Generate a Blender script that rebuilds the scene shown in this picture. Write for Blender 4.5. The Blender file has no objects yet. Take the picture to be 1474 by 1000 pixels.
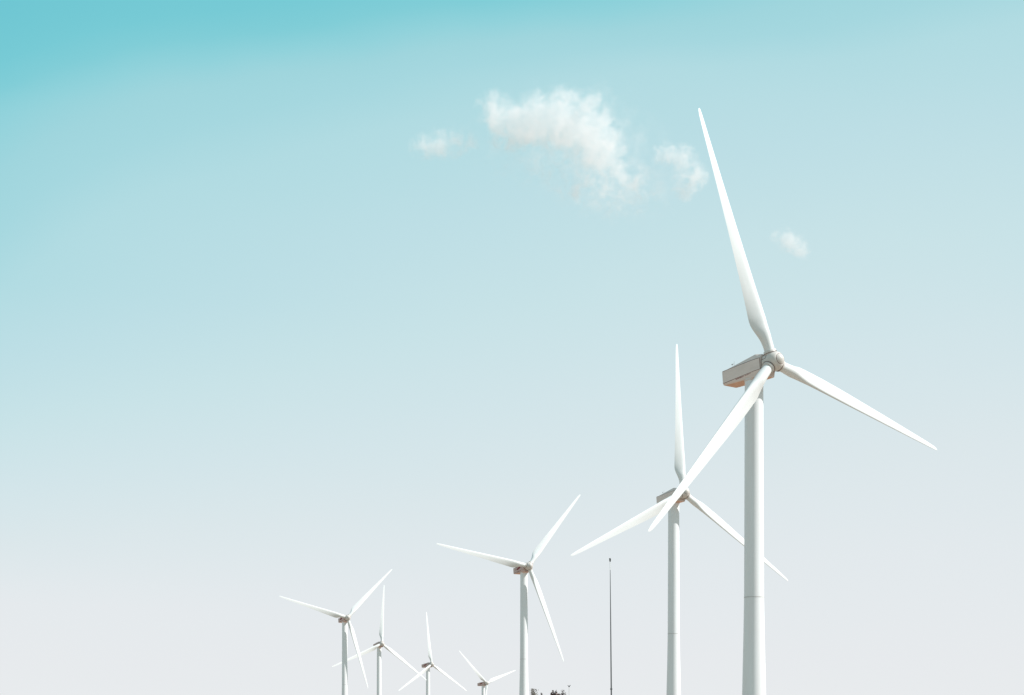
import bpy, bmesh, math, random
from mathutils import Vector, Matrix, noise
R = math.radians
sc = bpy.context.scene
C = sc.collection

# ------------------------------------------------------------------ camera
F, CX, YH = 2300.0, 737.0, 1100.0          # focal length, principal column and horizon row in photo pixels
cam_d = bpy.data.cameras.new('camera')
cam = bpy.data.objects.new('camera', cam_d); C.objects.link(cam)
cam.location = (0, 0, 0); cam.rotation_euler = (R(90), 0, 0)
cam_d.sensor_width = 36; cam_d.sensor_fit = 'HORIZONTAL'
cam_d.lens = F / 1474 * 36
cam_d.shift_y = (YH - 500) / 1474
cam_d.clip_start = 0.5; cam_d.clip_end = 60000
sc.camera = cam

# ------------------------------------------------------------------ light
SUN_EL, SUN_AZ = R(42), R(11)              # elevation; azimuth from +X turned towards the camera
S = Vector((math.cos(SUN_EL)*math.cos(SUN_AZ), -math.cos(SUN_EL)*math.sin(SUN_AZ), math.sin(SUN_EL)))
sd = bpy.data.lights.new('sun', 'SUN'); sd.energy = 4.7; sd.angle = R(0.5); sd.color = (1, .98, .955)
so = bpy.data.objects.new('sun', sd); C.objects.link(so)
so.rotation_euler = S.to_track_quat('Z', 'Y').to_euler()

def srgb(h):
    h = h.lstrip('#'); v = [int(h[i:i+2], 16)/255 for i in (0, 2, 4)]
    return tuple(c/12.92 if c <= .04045 else ((c+.055)/1.055)**2.4 for c in v)

w = bpy.data.worlds.new('World'); sc.world = w; w.use_nodes = True
nt = w.node_tree; N = nt.nodes; L = nt.links; N.clear()
def mth(op, a, b=None, c=None, clamp=False, tree=None):
    n = (tree or nt).nodes.new('ShaderNodeMath'); n.operation = op; n.use_clamp = clamp
    for i, v in enumerate((a, b, c)):
        if v is None: continue
        if isinstance(v, (int, float)): n.inputs[i].default_value = v
        else: (tree or nt).links.new(v, n.inputs[i])
    return n.outputs[0]
sky = N.new('ShaderNodeTexSky'); sky.sky_type = 'NISHITA'; sky.sun_disc = False
sky.sun_elevation = SUN_EL; sky.sun_rotation = math.atan2(S.x, S.y); sky.air_density = 1; sky.dust_density = 2; sky.altitude = 200
tc = N.new('ShaderNodeTexCoord'); sp = N.new('ShaderNodeSeparateXYZ'); L.new(tc.outputs['Generated'], sp.inputs[0])
X, Y, Z = sp.outputs
az = mth('ARCTAN2', X, Y)
hor = mth('SQRT', mth('ADD', mth('MULTIPLY', X, X), mth('MULTIPLY', Y, Y)))
tel = mth('DIVIDE', Z, mth('MAXIMUM', hor, .001))
e = mth('MAXIMUM', mth('MULTIPLY', tel, F/YH), 0)                  # 0 at the horizon, 1 about 25 degrees up
dx = mth('MULTIPLY', mth('SUBTRACT', az, (1350-CX)/F), F/2000)     # milky centre to the right, below the sun
dx2 = mth('MINIMUM', mth('MULTIPLY', dx, dx), .62)
wt = mth('MULTIPLY', mth('SUBTRACT', e, .2), 2.5, clamp=True)
t = mth('SQRT', mth('ADD', mth('MULTIPLY', dx2, wt), mth('MULTIPLY', e, e)))
nz = N.new('ShaderNodeTexNoise'); nz.inputs['Scale'].default_value = 3.5; nz.inputs['Detail'].default_value = 3
mp = N.new('ShaderNodeMapping'); mp.inputs['Scale'].default_value = (1, 1, 2.2); L.new(tc.outputs['Generated'], mp.inputs[0]); L.new(mp.outputs[0], nz.inputs[0])
t = mth('ADD', t, mth('MULTIPLY', mth('SUBTRACT', nz.outputs[0], .5), .07))   # thin uneven high veil
lft = mth('MULTIPLY', mth('SUBTRACT', (300-CX)/F, az), F/350, clamp=True)
t = mth('ADD', t, mth('MULTIPLY', mth('MULTIPLY', mth('MULTIPLY', lft, lft), wt), .06))
dx3 = mth('MULTIPLY', mth('SUBTRACT', az, (620-CX)/F), F/1100)
arc = mth('SUBTRACT', .963, mth('MULTIPLY', mth('MINIMUM', mth('MULTIPLY', dx3, dx3), .3), .345))     # lower edge of the clear teal above the veil
bs_ = N.new('ShaderNodeMapRange'); bs_.interpolation_type = 'SMOOTHSTEP'; bs_.inputs['From Min'].default_value = -.06; bs_.inputs['From Max'].default_value = .07
L.new(mth('ADD', mth('SUBTRACT', e, arc), mth('MULTIPLY', mth('SUBTRACT', nz.outputs[0], .5), .12)), bs_.inputs['Value'])
bstr = mth('MULTIPLY', mth('SUBTRACT', (1480-CX)/F, az), F/800, clamp=True)
t = mth('ADD', t, mth('MULTIPLY', mth('MULTIPLY', bs_.outputs[0], bstr), .10))
ramp = N.new('ShaderNodeValToRGB'); L.new(mth('DIVIDE', t, 1.6), ramp.inputs[0])
stops = [(.0, '#E9ECEE'), (.136, '#E6E9EC'), (.269, '#E2E8EB'), (.401, '#DBE6E9'), (.534, '#D2E4E8'), (.666, '#C8E2E6'),
         (.799, '#BDDEE4'), (.931, '#B1DBE1'), (.985, '#A5D7DE'), (1.03, '#9FD5DC'), (1.08, '#91D2DA'), (1.14, '#80CDD6'), (1.2, '#76CAD4'), (1.3, '#6DC6D1'), (1.42, '#7CBBC6'), (1.6, '#9DB4BC')]
el = ramp.color_ramp.elements
el[0].position = 0; el[1].position = 1
for i, (p, h) in enumerate(stops):
    x = el[0] if i == 0 else el[-1] if i == len(stops)-1 else el.new(p/1.6)
    x.color = (*srgb(h), 1)
vm = N.new('ShaderNodeVectorMath'); vm.operation = 'SCALE'; vm.inputs['Scale'].default_value = 9.02
L.new(ramp.outputs[0], vm.inputs[0])
mx = N.new('ShaderNodeMix'); mx.data_type = 'RGBA'; mx.inputs['Factor'].default_value = .95
L.new(sky.outputs[0], mx.inputs['A']); L.new(vm.outputs[0], mx.inputs['B'])
bg = N.new('ShaderNodeBackground'); bg.inputs['Strength'].default_value = .1
L.new(mx.outputs['Result'], bg.inputs[0])
out = N.new('ShaderNodeOutputWorld'); L.new(bg.outputs[0], out.inputs[0])

sc.view_settings.view_transform = 'Standard'; sc.view_settings.look = 'None'
sc.view_settings.exposure = .2; sc.view_settings.gamma = 1
sc.render.engine = 'CYCLES'
sc.cycles.use_denoising = True
sc.cycles.volume_bounces = 16; sc.cycles.max_bounces = 20
sc.cycles.transparent_max_bounces = 16
sc.render.film_transparent = False

# ------------------------------------------------------------------ helpers
def tag(o, label=None, cat=None, group=None, kind=None):
    if label: o['label'] = label
    if cat: o['category'] = cat
    if group: o['group'] = group
    if kind: o['kind'] = kind
    return o
def link(name, me, mat=None, parent=None, M=None, smooth=None):
    if isinstance(me, bmesh.types.BMesh):
        b = me; me = bpy.data.meshes.new(name); bmesh.ops.recalc_face_normals(b, faces=b.faces); b.to_mesh(me); b.free()
    if mat and not me.materials: me.materials.append(mat)
    if smooth is not None:
        for p in me.polygons: p.use_smooth = True
        me.set_sharp_from_angle(angle=R(smooth))
    o = bpy.data.objects.new(name, me); C.objects.link(o)
    if parent: o.parent = parent
    if M is not None: o.matrix_local = M
    return o
def empty(name, loc, rz=0):
    o = bpy.data.objects.new(name, None); C.objects.link(o); o.location = loc; o.rotation_euler = (0, 0, rz)
    o.empty_display_size = 1
    return o
def lathe(b, prof, n=48, M=Matrix(), cap0=True, cap1=True):
    """prof: (radius, z) list, revolved about Z then transformed by M"""
    rings = []
    for r, z in prof:
        if r < 1e-6: rings.append([b.verts.new(M @ Vector((0, 0, z)))])
        else: rings.append([b.verts.new(M @ Vector((r*math.cos(2*math.pi*i/n), r*math.sin(2*math.pi*i/n), z))) for i in range(n)])
    for a, c in zip(rings, rings[1:]):
        for i in range(n):
            j = (i+1) % n
            if len(a) == 1 and len(c) == 1: continue
            if len(a) == 1: b.faces.new((a[0], c[i], c[j]))
            elif len(c) == 1: b.faces.new((a[i], a[j], c[0]))
            else: b.faces.new((a[i], a[j], c[j], c[i]))
    if cap0 and len(rings[0]) > 1: b.faces.new(rings[0][::-1])
    if cap1 and len(rings[-1]) > 1: b.faces.new(rings[-1])
    return b
def box(b, cx, cy, cz, sx, sy, sz, M=Matrix()):
    v = [b.verts.new(M @ Vector((cx+i*sx/2, cy+j*sy/2, cz+k*sz/2))) for i in (-1, 1) for j in (-1, 1) for k in (-1, 1)]
    for f in ((0,1,3,2),(4,6,7,5),(0,4,5,1),(2,3,7,6),(0,2,6,4),(1,5,7,3)): b.faces.new([v[i] for i in f])
def bar(b, p, q, r, r2=None, n=6):
    p, q = Vector(p), Vector(q); d = q-p
    lathe(b, [(r, 0), (r if r2 is None else r2, d.length)], n, Matrix.Translation(p) @ d.to_track_quat('Z', 'Y').to_matrix().to_4x4())

def material(name, col, rough=.5, var=.06, scale=(1,1,1), nscale=2.0, bump=0, spec=.4, col2=None, streak=None):
    m = bpy.data.materials.new(name); m.use_nodes = True
    T = m.node_tree; n = T.nodes; l = T.links; bs = n['Principled BSDF']
    bs.inputs['Roughness'].default_value = rough; bs.inputs['Specular IOR Level'].default_value = spec
    t = n.new('ShaderNodeTexCoord'); mp = n.new('ShaderNodeMapping'); mp.inputs['Scale'].default_value = scale
    z = n.new('ShaderNodeTexNoise'); z.inputs['Scale'].default_value = nscale; z.inputs['Detail'].default_value = 6
    l.new(t.outputs['Object'], mp.inputs[0]); l.new(mp.outputs[0], z.inputs[0])
    r = n.new('ShaderNodeValToRGB'); l.new(z.outputs[0], r.inputs[0])
    r.color_ramp.elements[0].position = .3; r.color_ramp.elements[1].position = .7
    c2 = col2 or tuple(c*(1-var*2) for c in col)
    r.color_ramp.elements[0].color = (*c2, 1); r.color_ramp.elements[1].color = (*col, 1)
    l.new(r.outputs[0], bs.inputs['Base Color'])
    if bump:
        bp = n.new('ShaderNodeBump'); bp.inputs['Strength'].default_value = bump; l.new(z.outputs[0], bp.inputs['Height']); l.new(bp.outputs[0], bs.inputs['Normal'])
    return m
M_tower = material('tower_paint', (.79,.80,.805), .45, .035, (1,1,.07), 2.2, col2=(.765,.75,.755))
M_blade = material('blade_gelcoat', (.76,.765,.76), .38, .03, (1,1,.12), 2.5)
M_nac   = material('nacelle_fibreglass', (.77,.655,.605), .5, .05, (.6,1,2), 1.6)
M_nacfar = material('far_nacelle_brown', (.60,.44,.40), .55, .08, (.6,1,2), 1.6)
M_belly = material('nacelle_belly_bounce', (.80,.47,.33), .6, .10, (1,1,1), 2.5)  # warm bounce from the ground is put into this orange base colour
M_hub   = material('hub_fibreglass', (.66,.615,.575), .45, .04, (1,1,1), 2)
M_seam  = material('seam_grime', (.17,.09,.08), .8, .1)
M_dark  = material('dark_gap', (.03,.03,.035), .7, .1)
M_red   = material('maroon_marks', (.26,.03,.04), .6, .1)
M_flange = material('flange_steel', (.62,.60,.59), .6, .05)
M_door  = material('tower_door', (.45,.46,.46), .5, .05)
M_conc  = material('concrete', (.38,.36,.33), .9, .12, (1,1,1), 3, .3)

# ------------------------------------------------------------------ turbine geometry (metres)
RR, HUBH, OV, TILT, CONE = 24.0, 46.5, 2.45, R(5.55), R(-.9)
TOPZ = HUBH - OV*math.tan(TILT)                 # shaft height over the tower axis

def tower_bm():
    b = bmesh.new()
    t = TOPZ
    prof = [(1.62, -3), (1.62, 0), (1.50, 3), (1.12, HUBH-31), (1.00, HUBH-25.5), (.935, HUBH-21.8), (.90, HUBH-12), (.872, t-2.0), (.872, t-1.02)]
    lathe(b, prof, 64); return b
def ring_bm(r, z, h=.10, ex=.025):
    b = bmesh.new(); lathe(b, [(r-.05, z-h/2), (r+ex, z-h/2), (r+ex, z+h/2), (r-.05, z+h/2)], 64, cap0=False, cap1=False); return b

# nacelle: stations along the shaft (a from hub centre, forward +), section = roof, upper seam, lower seam, belly
ST = [(-5.80,.72,.62,.62,-.54,-.70,.80), (-5.68,.75,.62,.64,-.55,-.72,.82), (-1.55,1.08,.52,.64,-.57,-1.13,.82), (-.72,.86,.45,.60,-.60,-1.18,.82)]
HW = .97
def nac_ring(a, roof, us, rin, ls, bel, bin_):
    hw = HW if a > -5.7 else HW-.05
    return [(a, hw, us), (a, rin, roof), (a, -rin, roof), (a, -hw, us), (a, -hw, ls), (a, -bin_, bel), (a, bin_, bel), (a, hw, ls)]
def nacelle_bm():
    b = bmesh.new(); prev = None
    for s in ST:
        ring = [b.verts.new(Vector(p)) for p in nac_ring(*s)]
        if prev:
            for i in range(8):
                f = b.faces.new((prev[i], prev[(i+1) % 8], ring[(i+1) % 8], ring[i]))
                if i == 5: f.material_index = 1
        else: b.faces.new(ring[::-1])
        prev = ring
    b.faces.new(prev)
    bmesh.ops.recalc_face_normals(b, faces=b.faces)
    es = [e for e in b.edges if e.calc_face_angle(0) > R(12)]
    bmesh.ops.bevel(b, geom=es, offset=.035, segments=2, profile=.6, affect='EDGES')
    return b
def seam_bm():
    b = bmesh.new()
    for side in (1, -1):
        for k, zoff in ((0, 0), (7, 0)):
            for s0, s1 in zip(ST[1:], ST[2:]):
                p = Vector(nac_ring(*s0)[k]); q = Vector(nac_ring(*s1)[k]); p.y = side*(HW-.012); q.y = side*(HW-.012)
                bar(b, p, q, .023, n=6)
        # front frame strip
        s = ST[-1]
        bar(b, (s[0]-.02, side*(HW-.012), s[2]), (s[0]-.02, side*(HW-.012), s[4]), .024)
    return b
def lettering_bm(side, word):
    """small glyph strokes, one word on one flank, raised 4 mm off the side"""
    b = bmesh.new(); rnd = random.Random(5+word)
    a = (-4.0, -2.75)[word]
    h = .13; zc = -.13; y = side*.006
    M = Matrix.Translation((0, side*HW, -.5385-.0060*5.5)) @ Matrix.Rotation(R(.35), 4, 'Y') @ Matrix.Rotation(R(-20.5)*side, 4, 'X')
    for g in range((7, 5)[word]):
        box(b, a, y, zc, .035, .008, h, M)
        k = rnd.choice((0, 1, 2))
        if k != 0: box(b, a+.055, y, zc+h/2-.017, .08, .008, .034, M)
        if k != 1: box(b, a+.055, y, zc, .08, .008, .030, M)
        if k != 2: box(b, a+.10, y, zc, .03, .0078, h, M)
        if k == 1: box(b, a+.055, y, zc-h/2+.015, .08, .008, .03, M)
        a += .155
    return b
def marking_bm(side):
    """dark slanted oval and short dark bar on a flank of the farther nacelles"""
    b = bmesh.new()
    for side in (side,):
        M = Matrix.Translation((-3.2, side*(HW+.004), .12)) @ Matrix.Rotation(R(-8), 4, 'Y') @ Matrix.Rotation(R(90), 4, 'X')
        lathe(b, [(1, -.008), (1, .008)], 28, M @ Matrix.Diagonal((.95, .27, 1, 1)))
        box(b, -4.6, side*(HW+.004), .05, .55, .012, .10)
    return b
def mast_bm():
    b = bmesh.new(); z = .72
    bar(b, (-5.25, .25, z), (-5.25, .25, z+.95), .016); bar(b, (-5.25, .0, z+.45), (-5.25, .62, z+.45), .016)
    bar(b, (-5.25, .62, z+.45), (-5.25, .62, z+.62), .016); lathe(b, [(0, 0), (.07, .03), (.07, .06), (0, .1)], 10, Matrix.Translation((-5.25, .62, z+.6)))
    bar(b, (-5.25, .0, z+.45), (-5.25, .0, z+.6), .016); box(b, -5.258, 0, z+.62, .28, .012, .09)
    return b
RX = Matrix.Rotation(R(90), 4, 'Y')      # lathe axis Z -> +X
def hub_bm():
    b = bmesh.new()
    lathe(b, [(.80, -.66), (.86, -.60), (.92, -.30), (.93, .0), (.92, .2), (.885, .40), (.825, .58), (.74, .74), (.63, .87), (.52, .96)], 56, RX, cap1=True); return b
def nose_bm():
    b = bmesh.new()
    pr = [(.50, .975), (.41, 1.06), (.31, 1.13), (.20, 1.185), (.10, 1.215), (0, 1.225)]
    lathe(b, pr, 56, RX, cap0=True); return b
def noseseam_bm():
    b = bmesh.new(); lathe(b, [(.47, .948), (.527, .948), (.510, .985), (.47, .985)], 56, RX, cap0=False, cap1=False); return b
def gap_bm():
    b = bmesh.new(); lathe(b, [(.74, -.80), (.74, -.62)], 40, RX); return b
def socket_bm():
    b = bmesh.new(); lathe(b, [(.60, .55), (.60, 1.02), (.575, 1.06), (.50, 1.06)], 40, cap0=False); return b
def socketrim_bm():
    b = bmesh.new(); lathe(b, [(.59, .81), (.64, .81), (.64, .85), (.59, .85)], 40, cap0=False, cap1=False); return b
def hatch_bm(k):
    b = bmesh.new(); a = R(60+120*k); path = []
    path.append((-.52, a-R(17)))
    path += [(-.02, a-R(17)+i*R(34)/8) for i in range(9)]
    path.append((-.52, a+R(17)))
    pts = [Vector((x, -math.sin(q)*(.932 if x > -.3 else .90), math.cos(q)*(.932 if x > -.3 else .90))) for x, q in path]
    rings = []
    for i, p in enumerate(pts):
        d = (pts[min(i+1, len(pts)-1)]-pts[max(i-1, 0)]).normalized(); n_ = Vector((0, p.y, p.z)).normalized(); t_ = d.cross(n_).normalized()
        rings.append([b.verts.new(p + n_*.016*u + t_*.016*v) for u, v in ((1, -1), (1, 1), (-1, 1), (-1, -1))])
    for A, B in zip(rings, rings[1:]):
        for i in range(4): b.faces.new((A[i], A[(i+1) % 4], B[(i+1) % 4], B[i]))
    b.faces.new(rings[0][::-1]); b.faces.new(rings[-1])
    return b
def yaw_bm():
    b = bmesh.new(); lathe(b, [(.78, TOPZ-1.22), (.93, TOPZ-1.14), (.93, TOPZ-1.0), (.8, TOPZ-.8)], 48); return b

def interp(tab, x):
    for (a, u), (c, v) in zip(tab, tab[1:]):
        if x <= c:
            k = (x-a)/(c-a); k = max(0, min(1, k)); return u + (v-u)*k
    return tab[-1][1]
CH = [(.0,.040),(.065,.040),(.09,.044),(.12,.0575),(.152,.071),(.17,.0735),(.22,.070),(.33,.0625),(.4,.0575),(.55,.0465),(.7,.0365),(.85,.0265),(.94,.020),(.98,.0155),(.994,.010),(1.0,.003)]
TK = [(.0,1),(.065,1),(.10,.80),(.15,.52),(.20,.37),(.3,.28),(.5,.22),(1,.17)]
TW = [(0,27),(.1,25),(.2,18),(.3,11.5),(.45,7),(.65,3.5),(1,.5)]
def blade_bm():
    b = bmesh.new(); n = 28; prev = None
    st = [.042,.055,.065,.08,.095,.11,.125,.14,.155,.17,.185,.20,.215,.235,.26,.3,.35,.4,.45,.5,.55,.6,.65,.7,.75,.8,.85,.9,.93,.955,.97,.98,.99,.995,1.0]
    def smooth(tab, x): return (interp(tab, x-.012)+2*interp(tab, x)+interp(tab, x+.012))/4 if .05 < x < .985 else interp(tab, x)
    for s in st:
        c = smooth(CH, s)*RR; k = smooth(TK, s); w_ = R(smooth(TW, s))
        bl = max(0, min(1, (s-.06)/.095)); bl = bl*bl*(3-2*bl)      # circle -> aerofoil
        ring = []
        for i in range(n):
            a = 2*math.pi*i/n
            cx_, cy_ = .5*math.cos(a), .5*math.sin(a)                 # circle: y, x
            u = (1-math.cos(a))/2                                    # 0 at LE ... 1 at TE
            th = 5*k*(.2969*math.sqrt(max(u,0))-.1260*u-.3516*u*u+.2843*u**3-.1036*u**4)
            ya = .30-u + .0; xa = (th if math.sin(a) >= 0 else -th)*.9 - .02*math.sin(math.pi*u)*(1 if k < .6 else 0)
            y = (cx_*(1-bl) + ya*bl)*c; x = (cy_*k**.0*(1-bl) + xa*bl)*c
            ring.append(b.verts.new((x*math.cos(w_)+y*math.sin(w_), -x*math.sin(w_)+y*math.cos(w_), s*RR)))
        if prev:
            for i in range(n): b.faces.new((prev[i], prev[(i+1) % n], ring[(i+1) % n], ring[i]))
        else: b.faces.new(ring[::-1])
        prev = ring
    b.faces.new(prev)
    return b

def TM(): return Matrix.Translation((OV, 0, HUBH)) @ Matrix.Rotation(-TILT, 4, 'Y')
def make_turbine():
    root = empty('wind_turbine', (0, 0, 0))
    tw = link('tower', tower_bm(), M_tower, root, smooth=30)
    link('flange_ring', ring_bm(.935, HUBH-21.8, .11, .010), M_flange, tw, smooth=30)
    link('flange_ring', ring_bm(1.50, 3.0), M_tower, tw, smooth=30)
    d = bmesh.new(); box(d, 1.52, 0, 1.9, .14, .85, 2.1); dd = link('door', d, M_door, tw)
    d = bmesh.new()
    lathe(d, [(2.6, -3), (2.6, .12), (2.45, .2), (1.66, .2), (1.66, -3)], 48, cap0=False, cap1=False)
    link('foundation', d, M_conc, root, smooth=30)
    link('yaw_collar', yaw_bm(), M_nac, root, smooth=30)
    na = link('nacelle', nacelle_bm(), M_nac, root, TM()); na.data.materials.append(M_belly)
    link('panel_seam', seam_bm(), M_seam, na)
    [link('lettering', lettering_bm(sd_, wd_), M_red, na) for sd_ in (1, -1) for wd_ in (0, 1)]
    link('wind_vane', mast_bm(), M_door, na)
    h = link('hub', hub_bm(), M_hub, root, TM(), smooth=40)
    link('nose_cone', nose_bm(), M_hub, h, smooth=40)
    link('seam_ring', noseseam_bm(), M_seam, h)
    link('shaft_gap', gap_bm(), M_dark, h)
    for q in range(3): hp = link('hatch_seam', hatch_bm(q), M_seam, h)
    bl = None; sk = None
    for k in range(3):
        if bl is None:
            bl = link('blade', blade_bm(), M_blade, root, smooth=60); sk = link('blade_socket', socket_bm(), M_hub, h, smooth=40); rm = link('socket_rim', socketrim_bm(), M_seam, h)
        else:
            bl = link('blade', bl.data, None, root); sk = link('blade_socket', sk.data, None, h); rm = link('socket_rim', rm.data, None, h)
    return root
def pose(root, th):
    bs = [c for c in root.children if c.name.split('.')[0] == 'blade']
    hb = [c for c in root.children if c.name.split('.')[0] == 'hub'][0]
    sk = [c for c in hb.children if c.name.startswith('blade_socket')]
    rm = [c for c in hb.children if c.name.startswith('socket_rim')]
    for k in range(3):
        Q = Matrix.Rotation(-(th+k*2*math.pi/3), 4, 'X') @ Matrix.Rotation(CONE, 4, 'Y')
        bs[k].matrix_local = TM() @ Q; sk[k].matrix_local = Q; rm[k].matrix_local = Q
def copy_tree(o, parent=None):
    c = o.copy(); C.objects.link(c)
    if parent: c.parent = parent
    for ch in list(o.children): copy_tree(ch, c)
    return c

# hub pixel, distance / blade length, yaw, blade angle, label   (solved from the blade tips in the photograph)
TUR = [
 (1112.3, 520.3, 6.21, 36.1, -16.6, 1.0, 'nearest and tallest white wind turbine at right, small red lettering on its grey nacelle'),
 (983.2, 708.8, 10.35, 30.4, 2.0, 1.0, 'white wind turbine just left of the nearest one, its hub crossed by the near blade'),
 (761.2, 814.7, 15.70, 27.5, 39.6, 1.06, 'mid-distance white wind turbine left of the thin dark mast, one blade pointing up right'),
 (500.4, 888.8, 21.74, 28.5, 44.6, 1.0, 'leftmost white wind turbine of the row, standing left of all the others'),
 (549.6, 926.4, 26.32, 30.8, 5.8, 1.0, 'small distant white wind turbine directly right of the leftmost one, one blade straight up'),
 (621.3, 956.1, 30.02, 44.9, -1.6, 1.0, 'small distant white wind turbine third from the left with dark marking on its nacelle'),
 (700.7, 983.2, 33.87, 46.9, -48.5, 1.0, 'lowest and farthest white wind turbine, its hub barely above the bottom edge'),
]
proto = make_turbine()
bases = []
todo = []
for i, (hx, hy, dr, yaw, th, ls, lab) in enumerate(TUR):
    d = dr*RR
    hub = Vector(((hx-CX)*d/F, d, (YH-hy)*d/F))
    rz = R(yaw) - math.pi/2
    base = hub - Matrix.Rotation(rz, 3, 'Z') @ Vector((OV, 0, HUBH))
    bases.append(base)
    todo.append((base, rz, R(th), ls, lab))
roots = [proto] + [copy_tree(proto) for _ in todo[1:]]
mk = None
for i, (root, (base, rz, th, ls, lab)) in enumerate(zip(roots, todo)):
    root.location = base; root.rotation_euler = (0, 0, rz)
    tag(root, lab, 'wind turbine', 'white three bladed wind turbines in a row')
    pose(root, th)
    na = [c for c in root.children if c.name.split('.')[0] == 'nacelle'][0]
    if ls != 1: na.matrix_local = TM() @ Matrix.Diagonal((ls, 1, 1, 1))
    if i >= 2:                                   # the five far machines carry a darker, pinkish brown nacelle
        na.material_slots[0].link = 'OBJECT'; na.material_slots[0].material = M_nacfar
    if i in (2, 3, 5, 6):
        if mk is None: mk = [link('marking', marking_bm(q), M_red, na) for q in (1, -1)]
        else: mk = [link('marking', q.data, None, na) for q in mk]

# ------------------------------------------------------------------ ground
def gz(x, y):
    ws, zs = 1e-9, 0
    pts = [(b.x, b.y, b.z) for b in bases] + [(0, 0, -1.7), (0, 60, -1.75), (-60, 20, -1.9), (60, 10, -2.3), (9, 95, -2.0), (4, 88, -2.0)]
    for px, py, pz in pts:
        q = 1/((x-px)**2+(y-py)**2+60)**1.5
        ws += q; zs += q*pz
    z = zs/ws
    far = max(0, min(1, (math.hypot(x, y)-1200)/3000))
    return z*(1-far) + far*(-6) 
b = bmesh.new()
xs = sorted(set([-20000,-12000,-8000,-5000,-3500,-2500,-1800,-1300]+list(range(-1000,-250,50))+list(range(-250,251,8))+list(range(300,1001,50))+[1300,1800,2500,3500,5000,8000,12000,20000]))
ys = sorted(set([-20000,-10000,-5000,-2500,-1200,-600,-300,-150]+list(range(-100,321,8))+list(range(330,1001,20))+[1050,1150,1300,1600,2000,2600,3500,5000,8000,12000,20000]))
grid = []
for y in ys:
    grid.append([b.verts.new((x, y, gz(x, y) + (0.12*noise.noise(Vector((x*.05, y*.05, 0))) if abs(x) < 1000 and -100 < y < 1000 else 0))) for x in xs])
for j in range(len(ys)-1):
    for i in range(len(xs)-1): b.faces.new((grid[j][i], grid[j][i+1], grid[j+1][i+1], grid[j+1][i]))
M_ground = material('dry_ground', (.36,.29,.225), .95, .2, (1,1,1), .12, .4, col2=(.26,.21,.165))
g = link('ground', b, M_ground, smooth=80); tag(g, 'dry sandy ground under the wind turbines', 'ground', kind='structure')
del g['category']; del g['label']

# ------------------------------------------------------------------ thin mast
def at(px, py, d): return Vector(((px-CX)*d/F, d, (YH-py)*d/F))
M_mast = material('mast_steel', (.11,.12,.125), .5, .2, (1,1,.3), 2)
M_lamp = material('mast_head', (.03,.035,.035), .5, .1)
M_white = material('white_insulator', (.75,.76,.76), .5, .03)
D = 110.0
p = at(880, 1000, D); top = at(878.2, 803.5, D)
mz = gz(p.x, p.y)
mast = empty('mast', (p.x+.0, D, mz)); tag(mast, 'thin dark tapering metal mast with a small dark head, between the turbines', 'mast')
H = top.z - mz; lean = (top.x-p.x)
b = bmesh.new()
def mx_(z): return (z - (p.z-mz))/(H-(p.z-mz))*lean
zs = [(-.5,.065),(2,.06),(H*.45,.048),(H*.7,.038),(H*.88,.026),(H-.8,.018)]
for (z0, r0), (z1, r1) in zip(zs, zs[1:]): bar(b, (mx_(z0), 0, z0), (mx_(z1), 0, z1), r0, r1, n=12)
link('pole', b, M_mast, mast, smooth=40)
b = bmesh.new(); zz = H-9.0
lathe(b, [(.05, zz-.05), (.075, zz-.05), (.075, zz+.05), (.05, zz+.05)], 14, Matrix.Translation((mx_(zz), 0, 0)), cap0=False, cap1=False)
link('collar', b, M_mast, mast)
b = bmesh.new(); bar(b, (mx_(H-.8), 0, H-.8), (mx_(H-.26), 0, H-.26), .02, n=10); link('insulator', b, M_white, mast, smooth=40)
b = bmesh.new()
lathe(b, [(0, -.27), (.03, -.24), (.055, -.14), (.06, -.06), (.045, .0), (0, .02)], 14, Matrix.Translation((mx_(H), 0, H)))
bar(b, (mx_(H)+.0, 0, H-.06), (mx_(H)-.06, 0, H+.0), .035, .025, n=8)
link('mast_head', b, M_lamp, mast, smooth=50)

# ------------------------------------------------------------------ small post with v-shaped top
D = 95.0
top = at(819.2, 986.5, D); bz = gz(top.x, D)
post = empty('post', (top.x, D, bz)); tag(post, 'slender pale post with a small dark v shaped top beside the ragged tree', 'post')
H = top.z - bz
b = bmesh.new(); bar(b, (0,0,-.4), (0,0,H-.06), .022, .013, n=8); link('pole', b, material('pale_post', (.62,.61,.6), .5, .05), post)
b = bmesh.new()
bar(b, (0,0,H-.07), (-.085,0,H+.015), .026, .014, n=6); bar(b, (0,0,H-.07), (.085,0,H+.03), .026, .014, n=6)
lathe(b, [(0,-.05),(.035,-.02),(.03,.03),(0,.05)], 8, Matrix.Translation((0,0,H-.06)))
link('post_top', b, M_lamp, post)

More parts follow.
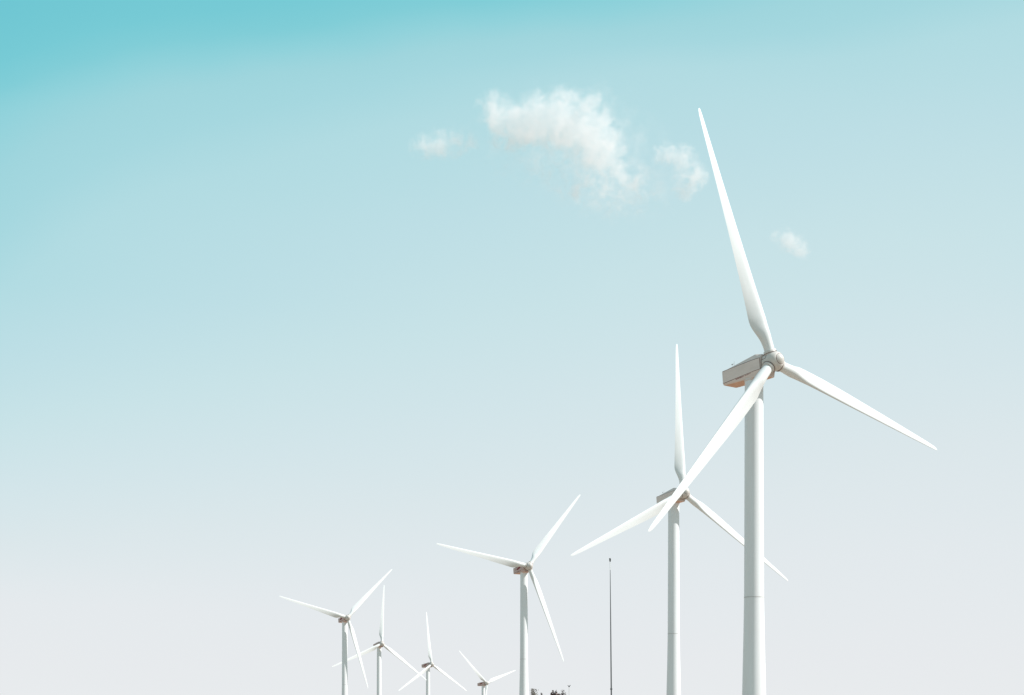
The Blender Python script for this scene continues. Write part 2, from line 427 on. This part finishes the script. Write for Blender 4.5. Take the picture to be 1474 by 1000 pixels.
# ------------------------------------------------------------------ trees
def leafmat(name, c1, c2, c3=None):
    m = bpy.data.materials.new(name); m.use_nodes = True; T = m.node_tree; n = T.nodes; l = T.links; bs = n['Principled BSDF']
    bs.inputs['Roughness'].default_value = .7
    gm = n.new('ShaderNodeNewGeometry'); r = n.new('ShaderNodeValToRGB'); l.new(gm.outputs['Random Per Island'], r.inputs[0])
    r.color_ramp.elements[0].color = (*c1, 1); r.color_ramp.elements[1].color = (*c2, 1)
    if c3: x = r.color_ramp.elements.new(.86); x.color = (*c2, 1); r.color_ramp.elements[2].color = (*c3, 1)
    l.new(r.outputs[0], bs.inputs['Base Color']); return m
M_bark = material('bark', (.10,.07,.05), .95, .25, (1,1,.3), 8, .5)
def tree(px, py, D, seed, n_limb, leaf, mat, wide, peaks, label, name, nleaf, upright=False, cat='tree'):
    """peaks: (dx metres, drop below the top) of the leading shoots; wide: crown radius low down"""
    rnd = random.Random(seed)
    tp = at(px, py, D); bz = gz(tp.x, D); H = tp.z - bz
    root = empty(name, (tp.x, D, bz)); tag(root, label, cat)
    b = bmesh.new(); segs = []
    tr = H*.5
    pts = [Vector((0,0,-.4)), Vector((.05,0,H*.25)), Vector((-.03,.04,tr))]
    for i in range(2): bar(b, pts[i], pts[i+1], (.15,.11,.08)[i], (.15,.11,.08)[i+1], 10)
    ends = [Vector((dx_, rnd.uniform(-.15,.15), H-dr)) for dx_, dr in peaks]
    for k in range(n_limb):
        a = rnd.random()*math.tau; z = H*rnd.uniform(.45, .86); r = wide*(1-((z/H-.45)/.55)**1.5)*rnd.uniform(.6, 1)
        ends.append(Vector((math.cos(a)*r, math.sin(a)*r, z)))
    for end in ends:
        s0 = pts[1].lerp(pts[2], .2+.8*rnd.random()) if end.z < H*.85 else pts[2]
        mid = s0.lerp(end, .55) + Vector((rnd.uniform(-.08,.08), rnd.uniform(-.08,.08), .1))
        bar(b, s0, mid, .04, .022, 6); bar(b, mid, end, .022, .005, 6); segs += [(mid, end)]*3
        for _ in range(4):
            q = mid.lerp(end, rnd.uniform(.1, .95)); m_ = .16 if end.z > H*.85 else .35
            e2 = q + Vector((rnd.uniform(-m_,m_), rnd.uniform(-m_,m_), rnd.uniform(.02, .25))); e2.z = min(e2.z, end.z+.02)
            bar(b, q, e2, .008, .003, 4); segs.append((q, e2))
    link('trunk', b, M_bark, root)
    b = bmesh.new()
    for _ in range(nleaf):
        p0, p1 = rnd.choice(segs); c = p0.lerp(p1, rnd.random()**.8) + Vector([rnd.gauss(0, .035) for _ in range(3)])
        d = Vector([rnd.gauss(0,1) for _ in range(3)])
        if upright: d.z = abs(d.z)+1.0
        d.normalize(); s_ = d.cross(Vector([rnd.gauss(0,1) for _ in range(3)])).normalized()
        ln = leaf*rnd.uniform(.6,1.4); wd = ln*(.12 if upright else .35)
        if c.z+d.z*ln > H+.03: continue
        v = [b.verts.new(c), b.verts.new(c+d*ln*.45+s_*wd), b.verts.new(c+d*ln), b.verts.new(c+d*ln*.45-s_*wd)]
        b.faces.new(v)
    link('crown', b, mat, root)
    return root
M_l1 = leafmat('olive_needles', (.055,.045,.025), (.15,.125,.07), (.36,.32,.20))
M_l2 = leafmat('dark_leaves', (.04,.026,.024), (.11,.07,.06), (.62,.33,.30))
M_l3 = leafmat('blackish_leaves', (.03,.022,.022), (.09,.06,.055))
tree(767.5, 991, 90, 3, 16, .10, M_l1, .5, [(0,0),(-.06,.06),(.09,.12),(.2,.26),(-.1,.2)], 'pointed olive brown tree top beside the mid-distance turbine tower', 'conifer_tree', 3600, True)
tree(779.3, 997, 90, 8, 8, .10, M_l3, .3, [(0,0),(.04,.1)], 'small dark pointed tree top between the olive tree and the ragged tree', 'small_tree', 1500, True)
tree(800, 993.6, 92, 21, 16, .11, M_l2, .5, [(0,0),(-.10,.07),(-.16,.16),(.12,.2),(.22,.12),(-.28,.2)], 'ragged dark tree with pinkish sprigs left of the small post', 'ragged_tree', 2400)
tree(811.2, 992.6, 93, 33, 8, .11, M_l3, .3, [(0,0),(-.06,.1),(.08,.2)], 'narrow dark tree close against the small post', 'narrow_tree', 1500, True)

# ------------------------------------------------------------------ clouds (real volumes, 4 km away)
CD = 4000.0
def cloud(label, blobs, dens, seed, nscale=.027, cut=.47, amp=3.4):
    """blobs: px, py, rx_px, rz_px, weight"""
    k = CD/F
    cx = sum(q[0] for q in blobs)/len(blobs); cy = sum(q[1] for q in blobs)/len(blobs)
    org = at(cx, cy, CD)
    rnd = random.Random(seed)
    loc = []
    for px, py, rx, rz, wgt in blobs:
        q = at(px, py, CD) - org; q.y = rnd.uniform(-.3, .3)*rx*k
        loc.append((q, rx*k, (rx+rz)*.36*k, rz*k, wgt))
    b = bmesh.new()
    for q, ax, ay, azz, wgt in loc:
        bmesh.ops.create_icosphere(b, subdivisions=3, radius=1, matrix=Matrix.Translation(q) @ Matrix.Diagonal((ax*1.02, ay*1.02, azz*1.02, 1)))
    m = bpy.data.materials.new('cloud_vapour'); m.use_nodes = True; T = m.node_tree; T.nodes.clear()
    n = T.nodes; l = T.links
    tcx = n.new('ShaderNodeTexCoord'); P = tcx.outputs['Object']
    tot = None
    for q, ax, ay, azz, wgt in loc:
        s = n.new('ShaderNodeVectorMath'); s.operation = 'SUBTRACT'; l.new(P, s.inputs[0]); s.inputs[1].default_value = q
        dv = n.new('ShaderNodeVectorMath'); dv.operation = 'DIVIDE'; l.new(s.outputs[0], dv.inputs[0]); dv.inputs[1].default_value = (ax, ay, azz)
        ln = n.new('ShaderNodeVectorMath'); ln.operation = 'LENGTH'; l.new(dv.outputs[0], ln.inputs[0])
        f = mth('SUBTRACT', 1.0, ln.outputs['Value'], tree=T, clamp=True)
        f = mth('MULTIPLY', f, wgt, tree=T)
        tot = f if tot is None else mth('ADD', tot, f, tree=T)
    nz = n.new('ShaderNodeTexNoise'); nz.inputs['Scale'].default_value = nscale; nz.inputs['Detail'].default_value = 9; nz.inputs['Roughness'].default_value = .66
    nz.inputs['Distortion'].default_value = .4
    mp = n.new('ShaderNodeMapping'); mp.inputs['Location'].default_value = (seed*313.0, seed*57.0, 0); l.new(P, mp.inputs[0]); l.new(mp.outputs[0], nz.inputs[0])
    nn = mth('MULTIPLY', mth('SUBTRACT', nz.outputs[0], cut, tree=T), amp, tree=T)
    d = mth('ADD', mth('MULTIPLY', tot, 1.15, tree=T), mth('MULTIPLY', nn, mth('MINIMUM', mth('MULTIPLY', tot, 4, tree=T), 1, tree=T), tree=T), tree=T)
    d = mth('SUBTRACT', d, .12, tree=T, clamp=True)
    d = mth('MULTIPLY', mth('MULTIPLY', d, d, tree=T), dens, tree=T)
    pv = n.new('ShaderNodeVolumePrincipled'); pv.inputs['Color'].default_value = (1, .985, .985, 1); pv.inputs['Anisotropy'].default_value = .0
    l.new(d, pv.inputs['Density'])
    o_ = n.new('ShaderNodeOutputMaterial'); l.new(pv.outputs[0], o_.inputs['Volume'])
    o = link('cloud', b, m); o.location = org
    md = o.modifiers.new('merge', 'REMESH'); md.mode = 'VOXEL'; md.voxel_size = 4.0
    tag(o, label, 'cloud', 'thin white clouds in the sky')
    return o
cloud('largest white cloud, long and ragged, near the top middle of the sky',
      [(712,162,36,34,1.1),(736,178,46,38,1.1),(758,184,40,32,1),(772,168,42,42,1),(800,184,42,36,.9),(808,158,42,38,.8),(834,186,50,44,1),(862,200,42,42,1),(868,222,36,30,.9),(884,246,28,24,.9),(903,264,24,16,.8),
       (846,236,34,26,.6),(816,138,36,24,.6),(858,154,36,32,.6),(820,205,190,110,.30),(900,275,120,60,.28)],
      .0165, 1, .030, .485, 5.5)
cloud('faint small cloud wisp left of the largest cloud', [(606,209,28,24,.7),(640,206,38,28,.8),(676,206,22,20,.5),(640,208,75,40,.25)], .019, 2, .034, .475, 4.2)
cloud('small cloud patch in two tufts left of the nearest turbine upper blade tip', [(956,222,26,22,.8),(982,224,30,22,.9),(1001,254,26,24,.9),(988,274,24,18,.9),(975,250,70,55,.25)], .022, 3, .036, .475, 4.6)
cloud('small slanting cloud streak right of the nearest turbine upper blade', [(1127,341,24,17,.9),(1141,353,24,18,.9),(1154,365,20,14,.7),(1140,352,50,34,.2)], .021, 4, .038, .47, 4.0)
cloud('tiny faint cloud puff below the largest cloud', [(827,276,14,17,.9),(832,262,16,14,.5)], .04, 5, .04, .47, 2.4)
